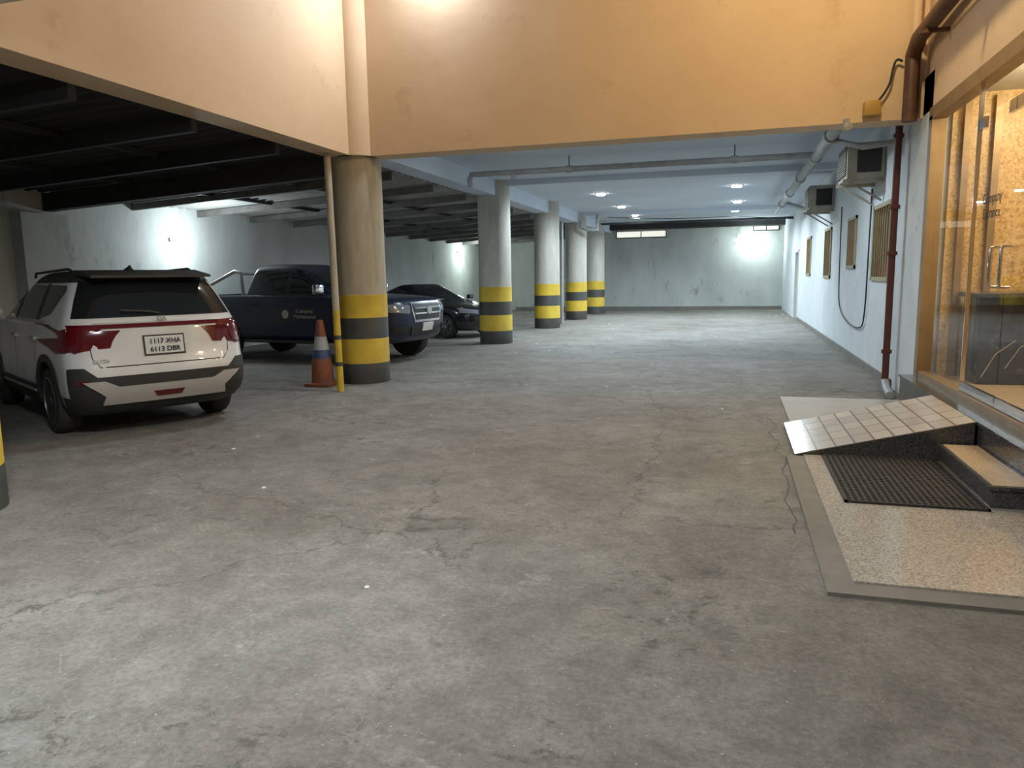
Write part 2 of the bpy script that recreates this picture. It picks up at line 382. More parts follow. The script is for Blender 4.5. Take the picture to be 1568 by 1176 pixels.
# ------------------------------------------------------------ storefront
sf=empty('glass_storefront')
zt=3.42; zs=.37
box('sill',XR-.02,XR+.12,5.9,9.75,zs,zs+.06,m_bronze,sf)
box('head',XR-.03,XR+.12,5.9,9.75,zt-.14,zt,m_bronze,sf)
for a,b_ in ((9.6,9.75),(5.9,6.02)):
    box('mullion',XR-.03,XR+.12,a,b_,zs,zt-.1,m_bronze,sf)
box('door_edge',XR+.01,XR+.045,8.03,8.055,zs,zt-.14,m_chrome,sf)
def pane(name,x,y0,y1,z0,z1):
    mesh_obj(name,[(x,y0,z0),(x,y1,z0),(x,y1,z1),(x,y0,z1)],[(0,1,2,3)],m_glass,sf)
pane('fixed_pane',XR+.045,8.08,9.6,zs+.06,zt-.14)
for a,b_ in ((6.03,7.05),(7.07,8.02)):
    pane('door_pane',XR+.025,a,b_,zs+.07,2.95)
    box('door_bottom_rail',XR+.01,XR+.045,a,b_,zs+.07,zs+.15,m_chrome,sf)
    box('door_patch_top',XR+.01,XR+.045,a+.0,a+.16,2.87,2.97,m_chrome,sf)
    box('door_patch_top',XR+.01,XR+.045,b_-.16,b_,2.87,2.97,m_chrome,sf)
pane('transom_pane',XR+.045,6.02,8.03,3.0,zt-.14)
for y in (6.93,7.19):
    tube('door_handle',[(XR+.02,y,1.45),(XR-.05,y,1.45),(XR-.06,y,1.48),(XR-.06,y,1.75),(XR-.05,y,1.78),(XR+.02,y,1.78)],.014,m_chrome,sf)
text('door_lettering','Company\nEntrance',.13,m_cable,Matrix.Translation((XR+.012,7.5,2.15))@Matrix.Rotation(math.radians(-90),4,'Z')@Matrix.Rotation(math.radians(90),4,'X'),sf,.001)
# lobby interior
box('floor_lobby',XR+.2,6,3,9.7,.2,.37,m_steptop)
box('wall_lobby_end',XR+.2,6,9.7,9.9,.2,3.7,m_gold)
box('wall_lobby_side',6,6.2,3,9.9,.2,3.7,m_gold)
box('wall_lobby_near',XR+.2,6,2.8,3,.2,3.7,m_gold)
box('ceiling_lobby',XR+.2,6.2,2.8,9.9,3.55,3.7,m_white)
m_vein=M('black_veined_marble',(.012,.012,.012),(.02,.02,.02),scale=3,rough=.12,c3=(.05,.047,.04),s3=2.2,lo3=.56,hi3=.60)
rc=empty('reception_counter')
box('counter_body',2.55,3.8,8.95,9.55,.37,1.3,m_vein,rc,.01); box('counter_top',2.50,3.85,8.9,9.6,1.3,1.35,m_dgran,rc,.01)
for k in range(5):
    x=2.6+k*.22; tube('marble_vein',[(x,8.948,.45+.1*(k%3)),(x+.12,8.948,.7+.07*k),(x+.3,8.948,.85+.05*k)],.003,m_steptop,rc,1)
pl=empty('wall_pilaster_lobby')
for x in (2.45,2.75):
    box('pilaster',x,x+.07,9.62,9.7,.37,3.5,m_bronze,pl)

# ------------------------------------------------------------ pipes etc. right side
p=empty('red_standpipe')
tube('pipe',[(2.03,10.9,.08),(2.03,10.9,3.85)],.045,m_redpipe,p)
for z in (.5,1.8,2.4,3.3): lathe('collar',[(.065,0),(.065,.05)],m_redpipe,p,20,'z',(2.03,10.9,z))
tube('foot',[(2.03,10.9,.12),(2.0,10.6,.06),(1.95,10.1,.05)],.05,m_pvc,p)
p=empty('brown_riser_pipe')
tube('riser',[(1.98,10.08,3.35),(1.98,10.08,4.1),(1.98,9.8,4.22),(1.98,3.0,4.22)],.085,m_brpipe,p)
tube('riser_thin',[(2.05,10.1,4.3),(2.05,3.0,4.55)],.04,m_brpipe,p)
for y in (9.2,7.8,6.4): box('clamp',1.86,XR-.005,y,y+.05,4.10,4.14,m_brpipe,p)
tube('riser_up',[(2.0,10.08,4.15),(2.0,10.08,7)],.05,m_fascia,p)
j=empty('junction_box'); box('body',1.48,1.66,10.04,10.199,3.45,3.62,m_ybox,j,.01)
tube('cable',[(1.62,10.12,3.6),(1.75,10.1,3.75),(1.78,10.12,4.0),(1.82,10.12,4.1),(1.88,10.12,4.05)],.014,m_cable,j,3,True)
p=empty('drain_pipe')
tube('main',[(1.34,10.7,3.55),(1.34,26,3.55)],.085,m_pvc,p)
tube('cross',[(-4.8,14.1,3.6),(1.34,14.1,3.6)],.055,m_pvc,p)
tube('drop',[(-4.8,14.1,3.6),(-4.95,14.1,3.6),(-5.0,14.1,3.5),(-5.0,14.15,3.38)],.055,m_pvc,p)
tube('drop',[(-4.1,14.1,3.6),(-4.1,14.1,3.47)],.05,m_pvc,p)
for y in (12,14.1,17,20,23): lathe('coupling',[(.105,-.1),(.105,.1)],m_pvc,p,20,'y',(1.34,y,3.55))
for x in (-3,0): 
    tube('hanger',[(x,14.1,3.66),(x,14.1,ZC)],.012,m_steel,p,2)
    lathe('coupling',[(.07,-.06),(.07,.06)],m_pvc,p,16,'x',(x,14.1,3.6))
tube('branch',[(1.34,22,3.5),(1.9,22,3.3),(2.1,22,3.3)],.05,m_pvc,p)
tube('branch',[(1.34,12.0,3.5),(1.7,11.5,3.3),(2.1,11.2,3.3)],.04,m_pvc,p)
p=empty('ceiling_conduit'); tube('conduit',[(-5.0,29.5,3.6),(XR-.01,29.5,3.6)],.04,m_cable,p)
tube('hanging_cable',[(-4.6,28.8,3.8),(-2,28.8,3.62),(0,28.8,3.7),(2.1,28.8,3.5)],.012,m_cable,p,2,True)
p=empty('column_drain_pipe')
tube('riser',[(-5.5,24.6,0),(-5.5,24.6,3.4)],.06,m_pvc,p)
tube('elbow',[(-5.2,26.4,3.55),(-5.2,26.4,3.3),(-4.9,26.4,3.2),(-4.6,26.4,3.2),(-4.6,26.4,3.75)],.06,m_pvc,p)

def ac(y):
    a=empty('window_air_conditioner'); x0=1.62; x1=XR-.001; L=.95; z0,z1=2.98,3.5
    box('casing',x0,x1,y,y+L,z0,z1,m_ac,a,.015)
    box('rear_grille',x0-.01,x0,y+.05,y+L-.05,z0+.05,z1-.05,m_acd,a)
    for i in range(11): 
        z=z0+.08+i*.038; box('slat',x0-.022,x0-.008,y+.05,y+L-.05,z,z+.012,m_ac,a)
    box('side_grille',x0+.14,x1-.06,y-.008,y,z0+.08,z1-.08,m_acd,a)
    for i in range(9):
        z=z0+.1+i*.038; box('louvre',x0+.14,x1-.06,y-.018,y-.006,z,z+.008,m_acd,a)
    for yy in (y+.08,y+L-.12):
        box('bracket_arm',x0-.04,x1,yy,yy+.04,z0-.05,z0,m_ac,a)
        tube('bracket_strut',[(x0+.05,yy+.02,z0-.04),(x1-.02,yy+.02,z0-.33)],.016,m_ac,a,3)
ac(12.35); ac(18.0)
w=empty('wall_cable')
tube('cable',[(2.12,13.2,2.9),(2.12,13.25,2.0),(2.12,13.3,.75),(2.12,13.8,.62),(2.12,15.0,.62),(2.12,16.2,.8),(2.12,16.6,1.2),(2.12,16.6,2.9)],.012,m_cable,w,3,True)
s=empty('security_camera'); lathe('body',[(.0,0),(.05,.01),(.055,.17),(.03,.19)],m_pvc,s,20,'y',(1.30,9.98,3.33)); box('mount',1.27,1.33,10.1,10.199,3.36,3.44,m_pvc,s)

p=empty('striped_pole')
a=Vector((-5.37,9.37,0)); b_=Vector((-5.62,9.75,3.4))
zs_=[0,.36,.42,.74,.8,1.16,1.16,2.2,3.4]; ms=[m_yel,m_blk,m_yel,m_blk,m_yel,m_yel,m_col,m_col]
for i in range(8):
    if zs_[i+1]>zs_[i]: tube('segment',[a.lerp(b_,zs_[i]/3.4),a.lerp(b_,zs_[i+1]/3.4)],.05,ms[i],p)

m_or=M('orange_rubber',(.26,.075,.025),(.15,.05,.025),scale=6,rough=.6,c3=(.08,.05,.04),s3=5,lo3=.55,hi3=.65); m_cw=M('cone_white',(.33,.34,.35),rough=.5); m_cb=M('cone_blue',(.03,.05,.13),rough=.5)
tc=empty('traffic_cone',(-5.97,9.90,0))
box('base',-.21,.21,-.21,.21,0,.05,m_or,tc,.015)
prof=[(.17,.05),(.155,.3),(.14,.42),(.135,.43),(.125,.55),(.12,.56),(.085,.75),(.05,.98),(.04,1.0)]
lathe('cone',prof,[m_or,m_cw,m_cb],tc,32,'z',(0,0,0),[0,0,2,2,1,1,0,0])

# ------------------------------------------------------------ lamps
for i,(x,y) in enumerate([(-3.55,17.9),(-3.55,20.9),(-3.55,25.0),(-3.55,28.7),(.07,20.5),(.12,24.9),(.07,28.4),(-3.55,12.6),(.07,12.6)]):
    dl=empty('ceiling_downlight',(x,y,ZC))
    lathe('disc',[(.12,-.04),(.13,-.005)],e_cool,dl,24); lathe('ring',[(.16,-.012),(.17,0)],m_chrome,dl,24)
    light('downlight_lamp','SPOT',(0,0,-.07),560 if i<7 else 250,(.77,.90,1.0),.10,spot=math.radians(170),parent=dl)
def tubelamp(name,loc,L,axis,energy,color,emat=e_tube,off=(0,0,0)):
    t=empty(name,loc)
    if axis=='x': box('housing',-L/2,L/2,-.03,.0,-.04,.04,m_white,t); tube('lamp_tube',[(-L/2,-.05,0),(L/2,-.05,0)],.03,emat,t)
    else: box('housing',0,.03,-L/2,L/2,-.04,.04,m_white,t); tube('lamp_tube',[(.05,-L/2,0),(.05,L/2,0)],.03,emat,t)
    if energy: light('lamp_light','POINT',off,energy,color,.15,parent=t)
    return t
tubelamp('wall_tube_light',(.85,YF-.02,2.9),1.4,'x',100,(.85,1,.97),off=(0,-.7,0))
tubelamp('wall_tube_light',(XL+.02,13.45,2.5),.45,'y',110,(.82,.95,1),off=(.9,0,-.05))
tubelamp('wall_tube_light',(XL+.02,30.8,2.7),.45,'y',120,(.84,1,.94),off=(.9,0,-.05))
t=tubelamp('wall_flood_light',(-4.0,10.18,6.15),.9,'x',22,(.45,.55,1.0),e_cool,off=(0,-.6,0))
light('flood_beam','AREA',(0,-.15,-.05),110,(.82,.90,1.0),.8,(math.radians(-55),0,0),.2,parent=t)
t=empty('wall_flood_light',(XR-.01,7.2,5.9)); box('housing',-.08,0,-.25,.25,-.08,.08,m_white,t); box('lens',-.085,-.08,-.22,.22,-.06,.06,e_warm,t)
light('lamp_light','POINT',(-1.2,0,0),300,(1.0,.77,.42),.15,parent=t)
t=empty('added_fill_tube_light',(-2.6,2.2,3.72)); box('housing',-.7,.7,-.05,.05,-.05,0,m_white,t)  # unseen tube fixture, added as fill light for the foreground floor
tube('lamp_tube',[(-.65,0,-.07),(.65,0,-.07)],.025,e_tube,t)
light('lamp_light','AREA',(0,0,-.12),225,(.88,.95,1),1.3,parent=t,size_y=.2)
for (x,y) in ((3.2,8.4),(3.2,6.6),(4.4,7.5)):
    dl=empty('lobby_downlight',(x,y,3.55)); lathe('disc',[(.1,-.02),(.11,0)],e_warm,dl,24)
    light('lamp_light','POINT',(0,0,-.2),60,(1.0,.78,.48),.1,parent=dl)

wd=bpy.data.worlds.new('world'); scene.world=wd; wd.use_nodes=True
wd.node_tree.nodes['Background'].inputs[0].default_value=(.82,.9,1,1); wd.node_tree.nodes['Background'].inputs[1].default_value=.10

# ------------------------------------------------------------ vehicles
m_wpaint=M('white_car_paint',(.68,.68,.68),(.58,.58,.57),scale=2,rough=.25,coat=.6)
m_bpaint=M('navy_car_paint',(.010,.016,.045),(.014,.02,.05),scale=2,rough=.32,coat=.35)
m_kpaint=M('black_car_paint',(.012,.013,.016),rough=.2,coat=.8)
m_cglass=M('tinted_glass',(.012,.014,.016),rough=.06,spec=.7)
m_bplast=M('black_plastic',(.022,.022,.022),(.035,.033,.03),scale=6,rough=.5)
m_tyre=M('tyre_rubber',(.02,.02,.02),(.04,.037,.033),scale=9,rough=.8)
m_alloy=M('alloy_rim',(.45,.45,.46),rough=.3,metal=.9)
m_alloyd=M('alloy_rim_dark',(.16,.16,.17),rough=.35,metal=.8)
m_rimd=M('rim_dark',(.03,.03,.03),rough=.5)
m_red=M('tail_lamp_red',(.10,.006,.010),rough=.12,coat=.5)
m_silver=M('silver_trim',(.50,.48,.45),rough=.4,metal=.4)
m_head=M('headlamp',(.30,.32,.36),rough=.08,metal=.5)
m_plate=M('plate_white',(.62,.62,.60),rough=.5)
m_seam=M('seam_dark',(.008,.008,.008),rough=.8)

def catmull(rows,sub=5):
    out=[]
    n=len(rows)
    for i in range(n-1):
        p0=rows[max(i-1,0)];p1=rows[i];p2=rows[i+1];p3=rows[min(i+2,n-1)]
        for k in range(sub):
            t=k/sub
            r=[]
            for a,b,c,e in zip(p0,p1,p2,p3):
                m1=(c-a)/2; m2=(e-b)/2
                dlt=c-b
                def lim(m): 
                    if dlt==0: return 0
                    if m*dlt<0: return 0
                    return math.copysign(min(abs(m),3*abs(dlt)),m)
                m1=lim(m1); m2=lim(m2)
                h=(2*t**3-3*t**2+1)*b+(t**3-2*t**2+t)*m1+(-2*t**3+3*t**2)*c+(t**3-t**2)*m2
                r.append(h)
            out.append(r)
    out.append(list(rows[-1])); return out
def outline(fx,rx_,w,cf=(.40,.42),cr=(.20,.30),bf=.10,br=.06):
    pts=[]
    def corner(cx,cy,rx,ry,a0,a1,n=8):
        for i in range(n):
            a=a0+(a1-a0)*i/(n-1); pts.append([cx+rx*math.cos(a),cy+ry*math.sin(a)])
    def line(p,q,n):
        for i in range(1,n): pts.append([p[0]+(q[0]-p[0])*i/n,p[1]+(q[1]-p[1])*i/n])
    L=fx-rx_
    k=min(1,L/2.0); fa,fb=min(cf[0]*k,L*.4),min(cf[1],w*.8); ra,rb=min(cr[0],L*.4),min(cr[1],w*.8)
    corner(fx-fa,w-fb,fa,fb,0,math.pi/2)
    line((fx-fa,w),(rx_+ra,w),22)
    corner(rx_+ra,w-rb,ra,rb,math.pi/2,math.pi)
    line((rx_,w-rb),(rx_,-w+rb),12)
    corner(rx_+ra,-w+rb,ra,rb,math.pi,1.5*math.pi)
    line((rx_+ra,-w),(fx-fa,-w),22)
    corner(fx-fa,-w+fb,fa,fb,1.5*math.pi,2*math.pi)
    line((fx,-w+fb),(fx,w-fb),12)
    cx=(fx+rx_)/2; h=L/2
    for q in pts:
        u=(q[0]-cx)/h
        q[1]*=1-.035*abs(u)**3
        s=(q[1]/w)**2
        if q[0]>cx: q[0]-=bf*s*max(0,u)**6
        else: q[0]+=br*s*max(0,-u)**6
    return pts
def loft(levels,**k):
    rows=catmull(levels); verts=[];faces=[]
    for z,fx,rx_,w in rows:
        for q in outline(fx,rx_,w,**k): verts.append((q[0],q[1],z))
    n=len(verts)//len(rows)
    for a in range(len(rows)-1):
        for i in range(n):
            j=(i+1)%n; faces.append((a*n+i,a*n+j,(a+1)*n+j,(a+1)*n+i))
    faces.append(tuple(range(n))[::-1]); b0=(len(rows)-1)*n; faces.append(tuple(range(b0,b0+n)))
    return verts,faces
def bvh_of(v,f): return BVHTree.FromPolygons([Vector(a) for a in v],f)
def cut(obj,cutters,mat):
    for c in cutters:
        c.data.materials.clear(); 
        for m_ in obj.data.materials: c.data.materials.append(m_)
        c.data.materials.append(mat)
        for p_ in c.data.polygons: p_.material_index=len(obj.data.materials)
    obj.data.materials.append(mat)
    par=obj.parent; obj.parent=None
    for c in cutters:
        c.parent=None
        md=obj.modifiers.new('b','BOOLEAN'); md.operation='DIFFERENCE'; md.object=c; md.solver='EXACT'
    bpy.context.view_layer.update()
    dg=bpy.context.evaluated_depsgraph_get(); me=bpy.data.meshes.new_from_object(obj.evaluated_get(dg))
    obj.modifiers.clear(); obj.data=me; obj.parent=par
    for c in cutters: bpy.data.objects.remove(c)
    me.shade_smooth(); me.set_sharp_from_angle(angle=math.radians(38))
def panel(name,bvh,poly,axis,sign,off,mat,parent,step=.07,depth=.02):
    bm=bmesh.new(); vs=[bm.verts.new((p[0],p[1],0)) for p in poly]; bm.faces.new(vs)
    xs=[p[0] for p in poly]; ys_=[p[1] for p in poly]
    x=min(xs)+step
    while x<max(xs)-.005:
        bmesh.ops.bisect_plane(bm,geom=bm.verts[:]+bm.edges[:]+bm.faces[:],plane_co=(x,0,0),plane_no=(1,0,0)); x+=step
    x=min(ys_)+step
    while x<max(ys_)-.005:
        bmesh.ops.bisect_plane(bm,geom=bm.verts[:]+bm.edges[:]+bm.faces[:],plane_co=(0,x,0),plane_no=(0,1,0)); x+=step
    nor={}
    for v in bm.verts:
        a,b=v.co.x,v.co.y
        if axis=='y': o=Vector((a,sign*3,b)); dr=Vector((0,-sign,0))
        elif axis=='x': o=Vector((sign*5,a,b)); dr=Vector((-sign,0,0))
        else: o=Vector((a,b,4)); dr=Vector((0,0,-1))
        h,n,_,_=bvh.ray_cast(o,dr)
        if h is None:
            oo=o+dr*(2 if axis=='y' else 3); h,n,_,_=bvh.find_nearest(oo)
        if n.dot(dr)>0: n=-n
        nor[v]=n.copy(); v.co=h+n*off
    be=[e for e in bm.edges if e.is_boundary]
    r=bmesh.ops.extrude_edge_only(bm,edges=be)
    nv=[g for g in r['geom'] if isinstance(g,bmesh.types.BMVert)]
    old={tuple(round(c,6) for c in v.co):n for v,n in nor.items()}
    for v in nv:
        n=old.get(tuple(round(c,6) for c in v.co))
        if n: v.co-=n*(off+depth)
    bmesh.ops.recalc_face_normals(bm,faces=bm.faces)
    me=bpy.data.meshes.new(name); bm.to_mesh(me); bm.free(); me.materials.append(mat)
    me.shade_smooth(); me.set_sharp_from_angle(angle=math.radians(40))
    return link(bpy.data.objects.new(name,me),parent)
def strip(name,bvh,pts,w,axis,sign,off,mat,parent,depth=.006):
    for p_,q_ in zip(pts[:-1],pts[1:]):
        dx,dy=q_[0]-p_[0],q_[1]-p_[1]; L=math.hypot(dx,dy); nx,ny=-dy/L*w/2,dx/L*w/2
        panel(name,bvh,[(p_[0]+nx,p_[1]+ny),(q_[0]+nx,q_[1]+ny),(q_[0]-nx,q_[1]-ny),(p_[0]-nx,p_[1]-ny)],axis,sign,off,mat,parent,.1,depth)
def wheel(parent,x,y,R_,side,w=.23,rim=m_alloy,ns=5):
    h=w/2
    prof=[(R_*.62,-h),(R_*.70,-h*1.0),(R_*.93,-h*.98),(R_*.985,-h*.8),(R_,-h*.5),(R_,h*.5),(R_*.985,h*.8),(R_*.93,h*.98),(R_*.70,h),(R_*.62,h)]
    lathe('tyre',prof,m_tyre,parent,44,'y',(x,y,R_))
    s=side
    yo=y+s*h
    lathe('rim_back',[(R_*.66,0),(R_*.66,-s*.05)],m_rimd,parent,32,'y',(x,yo-s*.03,R_))
    verts=[];faces=[];n=40
    for rr,yy in ((R_*.70,.004),(R_*.66,.012),(R_*.62,-.03)):
        for i in range(n):
            a=2*math.pi*i/n; verts.append((x+rr*math.cos(a),yo+s*yy,R_+rr*math.sin(a)))
    for k in range(2):
        for i in range(n): faces.append((k*n+i,k*n+(i+1)%n,(k+1)*n+(i+1)%n,(k+1)*n+i))
    mesh_obj('rim_ring',verts,faces,rim,parent,None,30)
    lathe('hub',[(R_*.17,-s*.03),(R_*.15,s*.012)] ,rim,parent,24,'y',(x,yo-s*.01,R_))
    for k in range(ns):
        for dl_ in (-.16,.16):
            a=2*math.pi*k/ns+math.pi/2; a2=a+dl_
            p0=Vector((math.cos(a),0,math.sin(a)))*R_*.12; p1=Vector((math.cos(a2),0,math.sin(a2)))*R_*.665
            t_=(p1-p0).normalized().cross(Vector((0,1,0)))*R_*.045
            vv=[]
            for pt in (p0,p1):
                for sg in (-1,1):
                    for yy in (.0,-.035):
                        q=Vector((x,yo+s*yy,R_))+pt+t_*sg; vv.append(tuple(q))
            mesh_obj('spoke',vv,[(0,1,3,2),(4,6,7,5),(0,4,5,1),(2,3,7,6),(0,2,6,4),(1,5,7,3)],rim,parent)
def arc(cx,cz,r,a0,a1,n=14): return [(cx+r*math.cos(math.radians(a0+(a1-a0)*i/(n-1))),cz+r*math.sin(math.radians(a0+(a1-a0)*i/(n-1)))) for i in range(n)]
def arch_cut(x,R_,w,side):
    return lathe('cutter',[(R_*1.17,0),(R_*1.17,.45)],m_seam,None,48,'y',(x,side*w-(.25 if side>0 else .20),R_*1.0))

# ---- compact SUV (white, black roof), heading away to the left
suv=empty('suv_car',(-7.74,7.57,0),math.radians(150.6),1.05,1.075)
lv=[(.22,2.00,-1.92,.78),(.30,2.12,-2.06,.86),(.45,2.18,-2.15,.895),(.62,2.2,-2.165,.90),(.80,2.18,-2.13,.90),(.95,2.10,-2.11,.89),(1.02,1.92,-2.10,.88),
    (1.07,1.45,-2.09,.87),(1.10,1.05,-2.07,.86),(1.15,.92,-2.04,.845),(1.35,.48,-1.93,.765),(1.50,.10,-1.82,.70),(1.57,-.15,-1.72,.66),(1.61,-.45,-1.55,.59),(1.625,-.7,-1.3,.42)]
V,F=loft(lv); bs=bvh_of(V,F)
body=mesh_obj('body',V,F,[m_wpaint,m_bplast],suv,None,38)
for p_ in body.data.polygons:
    z=p_.center.z
    p_.material_index=1 if (z<.42 or z>1.505) else 0
RW=.335; ax=(1.305,-1.305)
cut(body,[arch_cut(x,RW,.90,sd) for x in ax for sd in (1,-1)],m_seam)
for x in ax:
    for sd in (1,-1): wheel(suv,x,sd*.775,RW,sd,.215,m_alloyd,5)
RM=Matrix.Rotation(math.radians(-90),4,'Z')@Matrix.Rotation(math.radians(90),4,'X')
for sd in (1,-1):
    for x in ax:
        out=arc(x,RW,.47,-10,190,18); inn=arc(x,RW,.395,190,-10,18)
        for i in range(17):
            panel('arch_cladding',bs,[out[i],out[i+1],inn[16-i],inn[17-i]],'y',sd,.012,m_bplast,suv,.2,.03)
    panel('sill_cladding',bs,[(-.86,.24),(.86,.24),(.86,.46),(-.86,.46)],'y',sd,.014,m_bplast,suv,.12)
    strip('door_chrome',bs,[(-.8,.40),(.8,.40)],.025,'y',sd,.022,m_silver,suv)
    panel('front_window',bs,[(.78,1.12),(.06,1.12),(.02,1.46),(.12,1.50),(.30,1.44)],'y',sd,.004,m_cglass,suv)
    panel('rear_window_side',bs,[(-.02,1.12),(-.92,1.13),(-.96,1.47),(-.10,1.50),(-.04,1.48)],'y',sd,.004,m_cglass,suv)
    panel('quarter_window',bs,[(-1.02,1.14),(-1.40,1.20),(-1.66,1.42),(-1.62,1.47),(-1.04,1.48)],'y',sd,.004,m_cglass,suv)
    panel('belt_trim',bs,[(.80,1.10),(-1.25,1.115),(-1.28,1.135),(.78,1.125)],'y',sd,.008,m_silver,suv)
    panel('pillar_black',bs,[(.08,1.12),(-.04,1.12),(-.06,1.5),(.04,1.5)],'y',sd,.006,m_bplast,suv)
    panel('pillar_black',bs,[(-.90,1.12),(-1.03,1.12),(-1.06,1.49),(-.94,1.49)],'y',sd,.006,m_bplast,suv)
    for pts in ([(.02,1.1),(.02,.5)],[(-.93,1.1),(-.93,.85),(-.86,.7)],[(.85,1.08),(.88,.8)]):
        strip('door_seam',bs,pts,.008,'y',sd,.001,m_seam,suv)
    for x in (-.12,-1.0): 
        panel('door_handle',bs,[(x,.93),(x+.2,.94),(x+.2,.965),(x,.96)],'y',sd,.03,m_silver,suv)
    tube('roof_rail',[(.05,sd*.62,1.565),(0,sd*.62,1.61),(-1.3,sd*.60,1.635),(-1.45,sd*.59,1.60)],.014,m_bplast,suv,4)
    box('mirror',.70,.86,sd*.86 if sd>0 else -1.05,1.05 if sd>0 else -.86,1.08,1.22,m_wpaint,suv,.03)
    panel('tail_lamp',bs,[(-1.76,1.04),(-2.08,1.09),(-2.1,.88),(-2.02,.84),(-1.86,.98)],'y',sd,.012,m_red,suv,.05)
    panel('tail_lamp_rear',bs,[(sd*.90,1.10),(sd*.56,1.09),(sd*.56,1.045),(sd*.68,1.02),(sd*.72,.88),(sd*.88,.84)],'x',-1,.014,m_red,suv,.05)
    panel('reflector',bs,[(sd*.80,.58),(sd*.70,.58),(sd*.70,.55),(sd*.80,.55)],'x',-1,.02,m_red,suv,.05)
panel('lamp_bar',bs,[(-.58,1.09),(.58,1.09),(.58,1.06),(-.58,1.06)],'x',-1,.014,m_red,suv,.06)
panel('lamp_bar_chrome',bs,[(-.62,1.11),(.62,1.11),(.62,1.095),(-.62,1.095)],'x',-1,.012,m_silver,suv,.06)
panel('rear_glass',bs,[(-.77,1.16),(.77,1.16),(.70,1.34),(.62,1.51),(-.62,1.51),(-.70,1.34)],'x',-1,.006,m_cglass,suv,.06)
panel('bumper_black',bs,[(-.90,.28),(.90,.28),(.90,.70),(.74,.70),(.64,.61),(-.64,.61),(-.74,.70),(-.90,.70)],'x',-1,.010,m_bplast,suv,.06)
panel('skid_plate',bs,[(-.60,.35),(.60,.35),(.58,.43),(.76,.57),(.58,.57),(.46,.51),(-.46,.51),(-.58,.57),(-.76,.57),(-.58,.43)],'x',-1,.028,m_silver,suv,.06)
panel('exhaust_insert',bs,[(-.15,.445),(.15,.445),(.12,.395),(-.12,.395)],'x',-1,.034,m_red,suv,.06)
panel('plate_frame',bs,[(-.20,.78),(.20,.78),(.20,.98),(-.20,.98)],'x',-1,.012,m_bplast,suv,.1)
panel('number_plate',bs,[(-.185,.795),(.185,.795),(.185,.965),(-.185,.965)],'x',-1,.018,m_plate,suv,.1)
for s_,zz in (('1117 XHA',.92),('6113 DBR',.84)):
    text('plate_text',s_,.07,m_seam,Matrix.Translation((-2.152,0,zz))@RM,suv,.003)
text('badge','KIA',.06,m_silver,Matrix.Translation((-2.10,0,1.135))@RM,suv,.012)
text('model_badge','SELTOS',.045,m_silver,Matrix.Translation((-2.13,.60,.76))@RM,suv,.003)
for sd in (1,-1): strip('tailgate_seam',bs,[(sd*.68,1.0),(sd*.66,.78),(sd*.60,.70)],.008,'x',-1,.001,m_seam,suv)
strip('tailgate_seam',bs,[(-.60,.70),(.60,.70)],.01,'x',-1,.001,m_seam,suv)
mesh_obj('roof_spoiler',[(-1.55,-.62,1.575),(-1.55,.62,1.575),(-1.98,.58,1.54),(-1.98,-.58,1.54),(-1.5,-.60,1.622),(-1.5,.60,1.622),(-1.98,.58,1.565),(-1.98,-.58,1.565)],
  [(0,1,2,3),(4,7,6,5),(0,4,5,1),(1,5,6,2),(2,6,7,3),(3,7,4,0)],m_bplast,suv)
mesh_obj('shark_fin',[(-1.1,-.03,1.62),(-1.1,.03,1.62),(-1.32,.03,1.61),(-1.32,-.03,1.61),(-1.27,0,1.68)],[(0,1,2,3),(0,1,4),(1,2,4),(2,3,4),(3,0,4)],m_bplast,suv)
tube('rear_wiper',[(-2.05,0,1.19),(-2.04,.1,1.21),(-2.03,.36,1.23)],.01,m_bplast,suv,3)
panel('windshield',bs,[(.88,-.66),(.88,.66),(.12,.56),(.12,-.56)],'z',1,.004,m_cglass,suv)
for sd in (1,-1): panel('headlamp',bs,[(sd*.45,.90),(sd*.88,.92),(sd*.86,.80),(sd*.5,.82)],'x',1,.01,m_head,suv)
panel('grille',bs,[(-.42,.9),(.42,.9),(.40,.70),(-.40,.70)],'x',1,.012,m_bplast,suv)

# ---- pickup truck
tr=empty('pickup_truck',(-8.27,13.61,0),math.radians(-8),1.06)
lv=[(.36,2.20,-2.45,.78),(.45,2.42,-2.6,.88),(.70,2.52,-2.66,.92),(.92,2.53,-2.67,.925),(1.06,2.49,-2.67,.92),(1.14,2.38,-2.67,.91),(1.19,1.9,-2.67,.90),(1.22,1.38,-2.67,.89),(1.24,1.15,-2.66,.875)]
V,F=loft(lv,cf=(.28,.34),cr=(.06,.08),br=.02); bt=bvh_of(V,F)
body=mesh_obj('body',V,F,[m_bpaint],tr,None,38)
RT=.385; ax=(1.61,-1.61)
bedc=box('cutter',-2.6,-1.12,-.80,.80,.72,2.0,m_seam)
cut(body,[arch_cut(x,RT,.925,sd) for x in ax for sd in (1,-1)]+[bedc],m_seam)
cv_=[(1.15,1.30,-1.06,.885),(1.24,1.15,-1.05,.875),(1.45,.82,-.99,.80),(1.65,.48,-.92,.73),(1.75,.25,-.85,.68),(1.80,.0,-.72,.58),(1.815,-.15,-.6,.42)]
V,F=loft(cv_,cf=(.2,.3),cr=(.1,.15),bf=.08,br=.02); bc=bvh_of(V,F)
mesh_obj('cab',V,F,m_bpaint,tr,None,38)
for x in ax:
    for sd in (1,-1):
        wheel(tr,x,sd*.80,RT,sd,.25,m_alloy,6)
        out=arc(x,RT,.52,0,180,16); inn=arc(x,RT,.455,180,0,16)
        for i in range(15): panel('wheel_flare',bt,[out[i],out[i+1],inn[14-i],inn[15-i]],'y',sd,.015,m_bpaint,tr,.2,.03)
